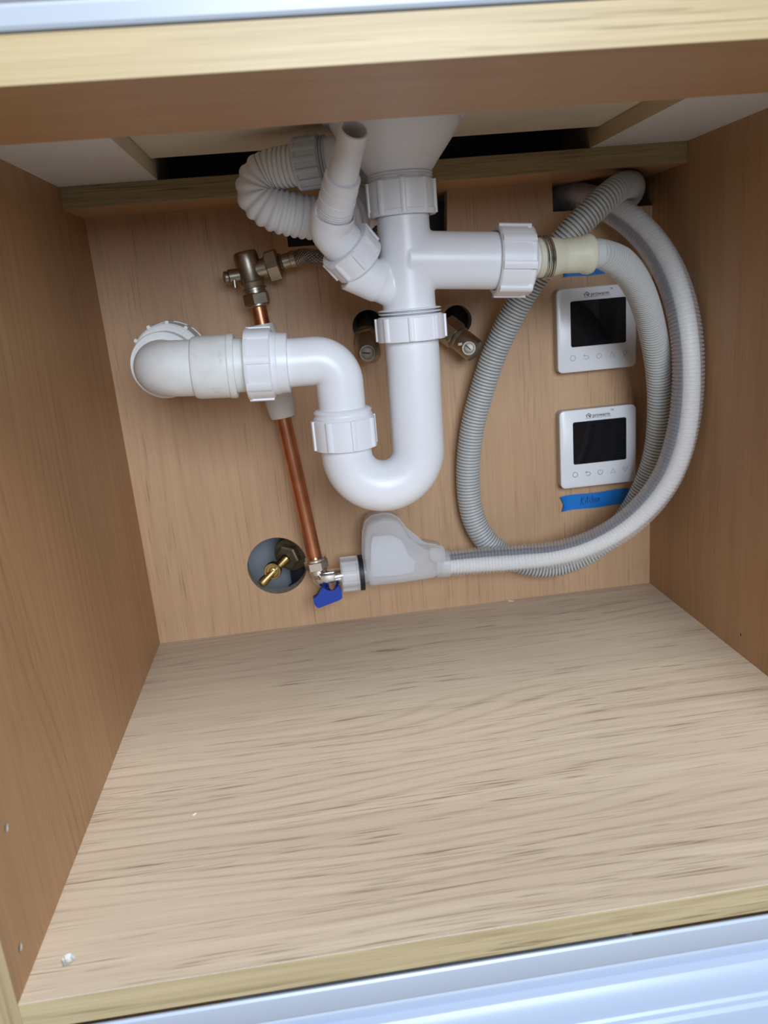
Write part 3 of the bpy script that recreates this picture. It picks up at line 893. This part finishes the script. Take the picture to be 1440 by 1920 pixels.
# ================================================================== INLET HOSE WITH LEAK-STOP BOX (translucent)
ih = thing('inlet_hose', 'clear ribbed inlet hose with frosted leak-stop box looping right', 'hose', (0.2624, 0.4250, 0.0502))
m0 = Vector((0.2059, 0.4180, 0.0703))
m1 = Vector((0.2251, 0.4180, 0.0702))
md = (m1 - m0).normalized()
ml = (m1 - m0).length
bm = bmesh.new()
add_nut(bm, m0, md, ml, 0.0178, 0.0135, ribs=10, rib_w=0.0026, rib_h=0.0012, phase=0.2, lip=0.0012)
obj('cage_nut', bm, 'frosted', ih)
obj('nut_core', lathe(m0 + md * 0.002, md, [(0, 0.0125), (ml - 0.002, 0.0128)], 32), 'inner_tube', ih)
obj('rubber_washer', lathe(m1 + md * 0.0003, md, [(0, 0.0188), (0.0045, 0.0188), (0.0047, 0.012)], 40), 'black', ih, 30)
obj('neck', lathe(m1 + md * 0.004, md, [(0, 0.0120), (0.010, 0.0120)], 32), 'frosted', ih)
PTS = [(0.2318, 0.4050, 0.0940), (0.2341, 0.4050, 0.1134), (0.2379, 0.4050, 0.1244), (0.2443, 0.4050, 0.1287), (0.2555, 0.4050, 0.1303), (0.2641, 0.4050, 0.1287), (0.2715, 0.4050, 0.1238), (0.2764, 0.4050, 0.1158), (0.2800, 0.4050, 0.1055),
       (0.2851, 0.4050, 0.0980), (0.2915, 0.4050, 0.0937), (0.3003, 0.4050, 0.0914), (0.3092, 0.4050, 0.0892), (0.3157, 0.4050, 0.0860), (0.3161, 0.4050, 0.0742), (0.3143, 0.4050, 0.0637), (0.3014, 0.4050, 0.0581), (0.2718, 0.4050, 0.0571),
       (0.2380, 0.4050, 0.0572), (0.2337, 0.4050, 0.0596), (0.2313, 0.4050, 0.0705)]
def shrink(pts, s):
    c = sum((Vector(p) for p in pts), Vector()) / len(pts)
    out = []
    n = len(pts)
    for i, p in enumerate(pts):
        p = Vector(p)
        a, b_ = Vector(pts[i - 1]), Vector(pts[(i + 1) % n])
        t = (b_ - a).normalized()
        nn = Vector((-t.z, 0, t.x))
        if nn.dot(c - p) < 0:
            nn = -nn
        out.append(p + nn * s)
    return out
bm = bmesh.new()
rings = []
for s, dy in ((0.0045, -0.0), (0.0018, 0.0008), (0.0004, 0.0026), (0.0, 0.006), (0.0, 0.017)):
    rings.append([p + Vector((0, dy, 0)) for p in shrink(PTS, s)])
rings_to_bm(bm, rings, True, True)
bmesh.ops.triangulate(bm, faces=[f for f in bm.faces if len(f.verts) > 4])
obj('leak_stop_box', bm, 'frosted', ih, 45)
bm = bmesh.new()
rings = [[p + Vector((0, dy, 0)) for p in shrink(PTS, s)] for s, dy in ((-0.0012, 0.0172), (-0.0012, 0.0192), (0.0, 0.0194), (0.0, 0.036), (0.003, 0.040))]
rings_to_bm(bm, rings, True, True)
bmesh.ops.triangulate(bm, faces=[f for f in bm.faces if len(f.verts) > 4])
obj('back_shell', bm, 'frosted', ih, 45)
core = [(0.2403, 0.4100, 0.1030), (0.2432, 0.4100, 0.1107), (0.2626, 0.4100, 0.1096), (0.2717, 0.4100, 0.1038), (0.2776, 0.4100, 0.0867), (0.2844, 0.4100, 0.0788), (0.2824, 0.4100, 0.0671), (0.2675, 0.4100, 0.0654), (0.2393, 0.4100, 0.0665), (0.2371, 0.4100, 0.0740)]
bm = bmesh.new()
add_prism(bm, core, (0, 0.022, 0))
obj('inner_float', bm, 'float_grey', ih, None)
lt = [(0.2995, 0.3990, 0.0941), (0.3151, 0.3990, 0.0933), (0.3153, 0.3990, 0.0799), (0.3107, 0.3990, 0.0781), (0.3018, 0.3990, 0.0786), (0.2987, 0.3990, 0.0825)]
bm = bmesh.new()
add_prism(bm, lt, (0, 0.010, 0))
bmesh.ops.bevel(bm, geom=list(bm.edges), offset=0.001, segments=2, affect='EDGES')
obj('latch', bm, 'clear', ih, 30)
ch = smooth_path(spline([(0.3128, 0.4200, 0.0688), (0.3325, 0.4200, 0.0682), (0.3609, 0.4170, 0.0681), (0.3940, 0.4100, 0.0688), (0.4310, 0.3980, 0.0719), (0.4643, 0.3860, 0.0823), (0.4933, 0.3730, 0.1012), (0.5165, 0.3610, 0.1276),
    (0.5333, 0.3510, 0.1607), (0.5425, 0.3450, 0.2007), (0.5464, 0.3440, 0.2426), (0.5466, 0.3470, 0.2817), (0.5447, 0.3570, 0.3169), (0.5405, 0.3740, 0.3488), (0.5328, 0.3940, 0.3755), (0.5214, 0.4140, 0.3969), (0.5079, 0.4360, 0.4139),
    (0.4953, 0.4660, 0.4258), (0.4830, 0.5000, 0.4333), (0.4782, 0.5300, 0.4352)], 12), 10)
obj('ribbed_sleeve', corrugated(ch, 0.0146, 0.0128, 0.0036, 22), 'clear', ih, 30)
obj('sleeve_cuff', lathe(ch[0] - (ch[6] - ch[0]).normalized() * 0.006, ch[6] - ch[0], [(0, 0.0150), (0.014, 0.0150), (0.0145, 0.0140)], 32), 'frosted', ih)
core_c = Vector((0.455, 0.39, 0.25))
rs = resample(ch, 0.004)
T_, U_, V_ = frames(rs)
tube_p, cab_p = [], []
for i, p in enumerate(rs):
    n = core_c - p
    n = (n - T_[i] * n.dot(T_[i]))
    n.normalize()
    fwd = Vector((0, -1, 0)) - T_[i] * Vector((0, -1, 0)).dot(T_[i])
    wv = 0.0012 * math.sin(i * 0.11)
    tube_p.append(p - n * (0.0028 + wv))
    cab_p.append(p + n * (0.0076 + wv * 0.5) + fwd * 0.0030)
obj('inner_tube', sweep(tube_p, 0.0088, 20), 'inner_tube', ih)
obj('inner_cable', sweep(cab_p, 0.0031, 12), 'cable', ih)

# ================================================================== STOP TAP SEEN THROUGH THE ROUND HOLE
sp = thing('stop_tap', 'brass stop tap with T handle inside the round hole', 'tap', (0.1526, 0.5000, 0.0690))
bc = Vector((0.1336, 0.4670, 0.0667))
hb = Vector((0.1502, 0.5030, 0.0696))
sd = (hb - bc).normalized()
obj('spindle', lathe(bc + Vector((0, 0.004, 0)), hb - bc, [(0, 0.0045), ((hb - bc).length, 0.0045)], 20), 'brass', sp)
bm = bmesh.new()
add_hex(bm, hb - sd * 0.006, sd, 0.012, 0.0150, 0.2)
obj('gland_nut', bm, 'brass_dark', sp, 30)
bm = lathe(hb + sd * 0.004, sd, [(0, 0.0195), (0.002, 0.0205), (0.012, 0.0205), (0.03, 0.018)], 36)
obj('tap_body', bm, 'brass_dark', sp)
e0 = Vector((0.1187, 0.4620, 0.0547))
e1 = Vector((0.1510, 0.4700, 0.0799))
bm = bmesh.new()
hd = (e1 - e0).normalized()
hl = (e1 - e0).length
add_lathe(bm, e0, hd, [(0, 0.0036), (0.0012, 0.0052), (0.004, 0.0055), (hl * 0.46, 0.0036), (hl * 0.54, 0.0036), (hl - 0.004, 0.0055), (hl - 0.0012, 0.0052), (hl, 0.0036)], 24)
obj('handle_bar', bm, 'brass', sp)
bm = lathe(bc + Vector((0, 0.005, 0)), (-0.1, -1, 0.1), [(0, 0.0092), (0.009, 0.0096), (0.0105, 0.0090), (0.0105, 0.0072), (0.0085, 0.0066), (0.0085, 0.0040), (0.0100, 0.0034), (0.0104, 0.0020), (0.009, 0.0012)], 28)
obj('handle_boss', bm, 'brass', sp, 30)
dp = Vector((0.1617, 0.5200, 0.0343))
tag(obj('service_pipe', lathe((dp.x, 0.525, 0.0), (0, 0, 1), [(0, 0.013), (0.16, 0.013)], 28), 'dark_pipe'), 'dark pipe behind the brass tap in the round hole', 'pipe')
bl_ = Vector((0.1574, 0.5000, 0.0309))
tag(obj('water_pipe', lathe((bl_.x, 0.500, -0.012), (0, 0, 1), [(0, 0.0125), (bl_.z + 0.014, 0.0125), (bl_.z + 0.016, 0.011)], 28), 'blue_pipe'), 'blue water pipe end low in the round hole', 'pipe')

# ================================================================== THERMOSTATS
def rrect(cx, cz, w, h, r, n=6):
    out = []
    for (sx, sz, a0) in ((1, 1, 0), (-1, 1, 90), (-1, -1, 180), (1, -1, 270)):
        for k in range(n + 1):
            a = math.radians(a0 + 90 * k / n)
            out.append((cx + sx * (w / 2 - r) + r * math.cos(a), cz + sz * (h / 2 - r) + r * math.sin(a)))
    return out

def slab(poly, y0, y1):
    bm = bmesh.new()
    rings_to_bm(bm, [[(x, y0, z) for x, z in poly], [(x, y1, z) for x, z in poly]])
    return bm

def stroke(bm, pts, w, y, closed=False, th=0.0002):
    """Flat printed line of width w in the XZ plane at depth y."""
    P = [Vector((p[0], p[1])) for p in pts]
    n = len(P)
    L_, R_ = [], []
    for i in range(n):
        a = P[i - 1] if (i > 0 or closed) else P[i]
        b_ = P[(i + 1) % n] if (i < n - 1 or closed) else P[i]
        t = (b_ - a)
        t = t.normalized() if t.length > 0 else Vector((1, 0))
        nn = Vector((-t.y, t.x)) * w / 2
        L_.append(P[i] + nn)
        R_.append(P[i] - nn)
    m = n if closed else n - 1
    for i in range(m):
        j = (i + 1) % n
        q = [L_[i], L_[j], R_[j], R_[i]]
        rings_to_bm(bm, [[(v.x, y, v.y) for v in q], [(v.x, y + th, v.y) for v in q]])

def text_mesh(name, body, size, x, z, y, mat, parent, shear=0.0):
    cu = bpy.data.curves.new(name, 'FONT')
    cu.body = body
    cu.size = size
    cu.shear = shear
    cu.align_x = 'CENTER'
    cu.extrude = 0.0001
    cu.offset = size * 0.014
    tmp = bpy.data.objects.new('text_source', cu)
    COL.objects.link(tmp)
    dg = bpy.context.evaluated_depsgraph_get()
    me = bpy.data.meshes.new_from_object(tmp.evaluated_get(dg))
    bpy.data.objects.remove(tmp)
    me.materials.clear()
    me.transform(Matrix.Translation((x, y, z)) @ Matrix.Rotation(math.pi / 2, 4, 'X'))
    me.name = name
    return link(name, me, mat, parent)

def thermostat(cx, cz, label, icon_mat):
    t = thing('thermostat', label, 'thermostat', (cx, D, cz - 0.043), 'thermostats on the back panel')
    yf = D - 0.0145
    bm = bmesh.new()
    rings = []
    for s, y in ((0.0, D - 0.0002), (0.0, yf + 0.0030), (0.0006, yf + 0.0026)):
        rings.append([(x, y, z) for x, z in rrect(cx, cz, 0.0845 - 2 * s, 0.0850 - 2 * s, 0.005)])
    rings_to_bm(bm, rings)
    obj('case', bm, 'bezel_side_reflect', t, 30)
    bm = bmesh.new()
    rings = []
    for s, y in ((0.0, yf + 0.0026), (0.0, yf + 0.0010), (0.0003, yf + 0.0004), (0.0010, yf)):
        rings.append([(x, y, z) for x, z in rrect(cx, cz, 0.0850 - 2 * s, 0.0855 - 2 * s, 0.0055)])
    rings_to_bm(bm, rings)
    obj('front_plate', bm, 'bezel', t, 30)
    obj('screen', slab(rrect(cx + 0.0015, cz + 0.0065, 0.0595, 0.0465, 0.0022), yf - 0.0002, yf + 0.0005), 'screen', t, 30)
    yp = yf - 0.0001
    text_mesh('brand_lettering', 'prowarm', 0.0052, cx + 0.0035, cz + 0.0338, yp, 'print', t)
    text_mesh('trademark_lettering', 'TM', 0.0024, cx + 0.0155, cz + 0.0385, yp, 'icon', t)
    bm = bmesh.new()
    ix, iz = cx - 0.0105, cz + 0.0338
    stroke(bm, [(ix - 0.0032, iz + 0.0016), (ix, iz + 0.0040), (ix + 0.0032, iz + 0.0016)], 0.0009, yp - 0.0001)
    stroke(bm, [(ix - 0.0020, iz - 0.0002), (ix - 0.0020, iz + 0.0016)], 0.0008, yp - 0.0001)
    stroke(bm, [(ix + 0.0020, iz - 0.0002), (ix + 0.0020, iz + 0.0016)], 0.0008, yp - 0.0001)
    stroke(bm, [(ix - 0.0006, iz + 0.0022), (ix + 0.0010, iz + 0.0010), (ix + 0.0010, iz - 0.0001)], 0.0012, yp - 0.0001)
    stroke(bm, [(ix - 0.0034, iz - 0.0010), (ix + 0.0250, iz - 0.0010)], 0.0003, yp - 0.0001)
    obj('house_logo', bm, 'print', t, None)
    zi = cz - 0.0280
    w = 0.00042
    def icon(name, strokes, mat=icon_mat):
        bm = bmesh.new()
        for pts, cl_ in strokes:
            stroke(bm, pts, w, yp - 0.0001, cl_)
        obj(name, bm, mat, t, None)
    x1 = cx - 0.0265
    icon('circle_icon', [([(x1 + 0.0028 * math.cos(a), zi + 0.0028 * math.sin(a)) for a in [2 * math.pi * k / 28 for k in range(28)]], True)])
    x2 = cx - 0.0122
    arc = [(x2 + 0.0008 + 0.0021 * math.cos(a), zi - 0.0004 + 0.0018 * math.sin(a)) for a in [math.pi / 2 - math.pi * k / 12 for k in range(13)]]
    icon('back_icon', [([(x2 - 0.0026, zi + 0.0014)] + arc + [(x2 - 0.0022, zi - 0.0022)], False), ([(x2 - 0.0012, zi + 0.0026), (x2 - 0.0028, zi + 0.0014), (x2 - 0.0012, zi + 0.0004)], False)])
    x3 = cx + 0.0018
    icon('power_icon', [([(x3 + 0.0027 * math.cos(a), zi + 0.0027 * math.sin(a)) for a in [math.radians(120 + 300 * k / 24) for k in range(25)]], False), ([(x3, zi + 0.0030), (x3, zi + 0.0008)], False)])
    x4 = cx + 0.0162
    icon('up_icon', [([(x4 - 0.0027, zi - 0.0022), (x4, zi + 0.0028), (x4 + 0.0027, zi - 0.0022)], True)])
    x5 = cx + 0.0300
    icon('down_icon', [([(x5 - 0.0027, zi + 0.0024), (x5 + 0.0027, zi + 0.0024), (x5, zi - 0.0026)], True)], 'print')
    return t
thermostat(0.4984, 0.2967, 'white wall thermostat with black screen, upper of the two', 'icon')
thermostat(0.4986, 0.1711, 'white wall thermostat with black screen, lower one above the lettered tape', 'print')

# ================================================================== BLUE TAPE
def tape(label, tl, tr_, br, bl__, lift, group=None):
    bm = bmesh.new()
    n = 24
    tl, tr_, br, bl__ = map(Vector, (tl, tr_, br, bl__))
    top, bot = [], []
    random.seed(3)
    for i in range(n + 1):
        t = i / n
        a = tl.lerp(tr_, t)
        b_ = bl__.lerp(br, t)
        cl_ = lift * max(0, 1 - t / 0.12) ** 2
        w = 0.0004 * math.sin(t * 9)
        top.append((a, cl_, w))
        bot.append((b_, cl_, w))
    mid = []
    rings = []
    for (a, c, w), (b_, c2, w2) in zip(top, bot):
        i = len(rings)
        m_ = a.lerp(b_, 0.55)
        if i == 0:
            m_ = m_ + Vector((0.0035, 0, 0))
        ring = []
        for p in (a, m_, b_):
            ring.append(Vector((p.x, D - 0.0006 - c - abs(w) * 0.3, p.z + w)))
        for p in (b_, m_, a):
            ring.append(Vector((p.x, D - 0.0003 - c - abs(w) * 0.3, p.z + w)))
        rings.append(ring)
    rings_to_bm(bm, rings)
    return bm
lt_ = thing('tape_strip', 'torn strip of blue masking tape with faint handwriting under lower thermostat', 'tape', (0.4989, 0.4607, 0.0969), 'blue tape strips')
obj('tape', tape('', (0.4585, 0.4607, 0.1165), (0.5395, 0.4607, 0.1173), (0.5401, 0.4607, 0.0997), (0.4599, 0.4607, 0.0990), 0.003), 'tape', lt_, None)
ut_ = tag(obj('tape_strip', tape('', (0.4668, 0.4607, 0.3627), (0.5221, 0.4607, 0.3646), (0.5232, 0.4607, 0.3507), (0.4676, 0.4607, 0.3510), 0.0015), 'tape', None, None),
          'strip of blue masking tape partly hidden behind the cream hose end', 'tape', 'blue tape strips')
bm = bmesh.new()
hx = Vector((0.4826, 0.4600, 0.1065))
hs = 0.0062
letters = [
    [[(0.0, -0.3), (0.3, 1.3)], [(1.0, 1.2), (0.2, 0.5), (0.9, -0.3)]],
    [[(1.3, -0.2), (1.45, 0.6)], [(1.5, 0.95), (1.52, 1.0)]],
    [[(1.95, 1.2), (1.85, 0.1), (2.2, -0.2)], [(1.7, 0.8), (2.25, 0.85)]],
    [[(3.0, 0.65), (2.65, 0.65), (2.5, 0.2), (2.75, -0.15), (3.05, 0.0)]],
    [[(3.3, 1.3), (3.35, -0.2)], [(3.35, 0.4), (3.7, 0.65), (3.85, -0.2)]],
    [[(4.1, 0.25), (4.55, 0.35), (4.35, 0.65), (4.1, 0.25), (4.3, -0.1), (4.6, 0.0)]],
    [[(4.85, -0.15), (4.9, 0.6)], [(4.9, 0.35), (5.2, 0.65), (5.35, -0.1)]],
]
for L_ in letters:
    for s in L_:
        stroke(bm, [(hx.x + p[0] * hs * 0.66, hx.z - 0.001 + p[1] * hs + p[0] * 0.0002) for p in s], 0.0008, D - 0.00085, False, 0.0001)
obj('handwriting', bm, 'ink', lt_, None)

# ================================================================== CRUMBS ON THE CABINET FLOOR
def crumb(p, lx, ly, rot, label):
    bm = box((-lx / 2, -ly / 2, 0), (lx / 2, ly / 2, 0.0006), 0.0002)
    bmesh.ops.rotate(bm, verts=bm.verts, matrix=Matrix.Rotation(rot, 3, 'Z'), cent=(0, 0, 0))
    bmesh.ops.translate(bm, verts=bm.verts, vec=p)
    tag(obj('plastic_shaving', bm, 'pvc', None, None), label, 'shaving')
crumb((0.3972, 0.4574, 0.0000), 0.006, 0.0012, -0.4, 'tiny white shaving on the cabinet floor against the back panel')
crumb((0.0765, 0.1441, 0.0000), 0.003, 0.0008, 0.8, 'tiny white shaving lying alone on the left of the cabinet floor')
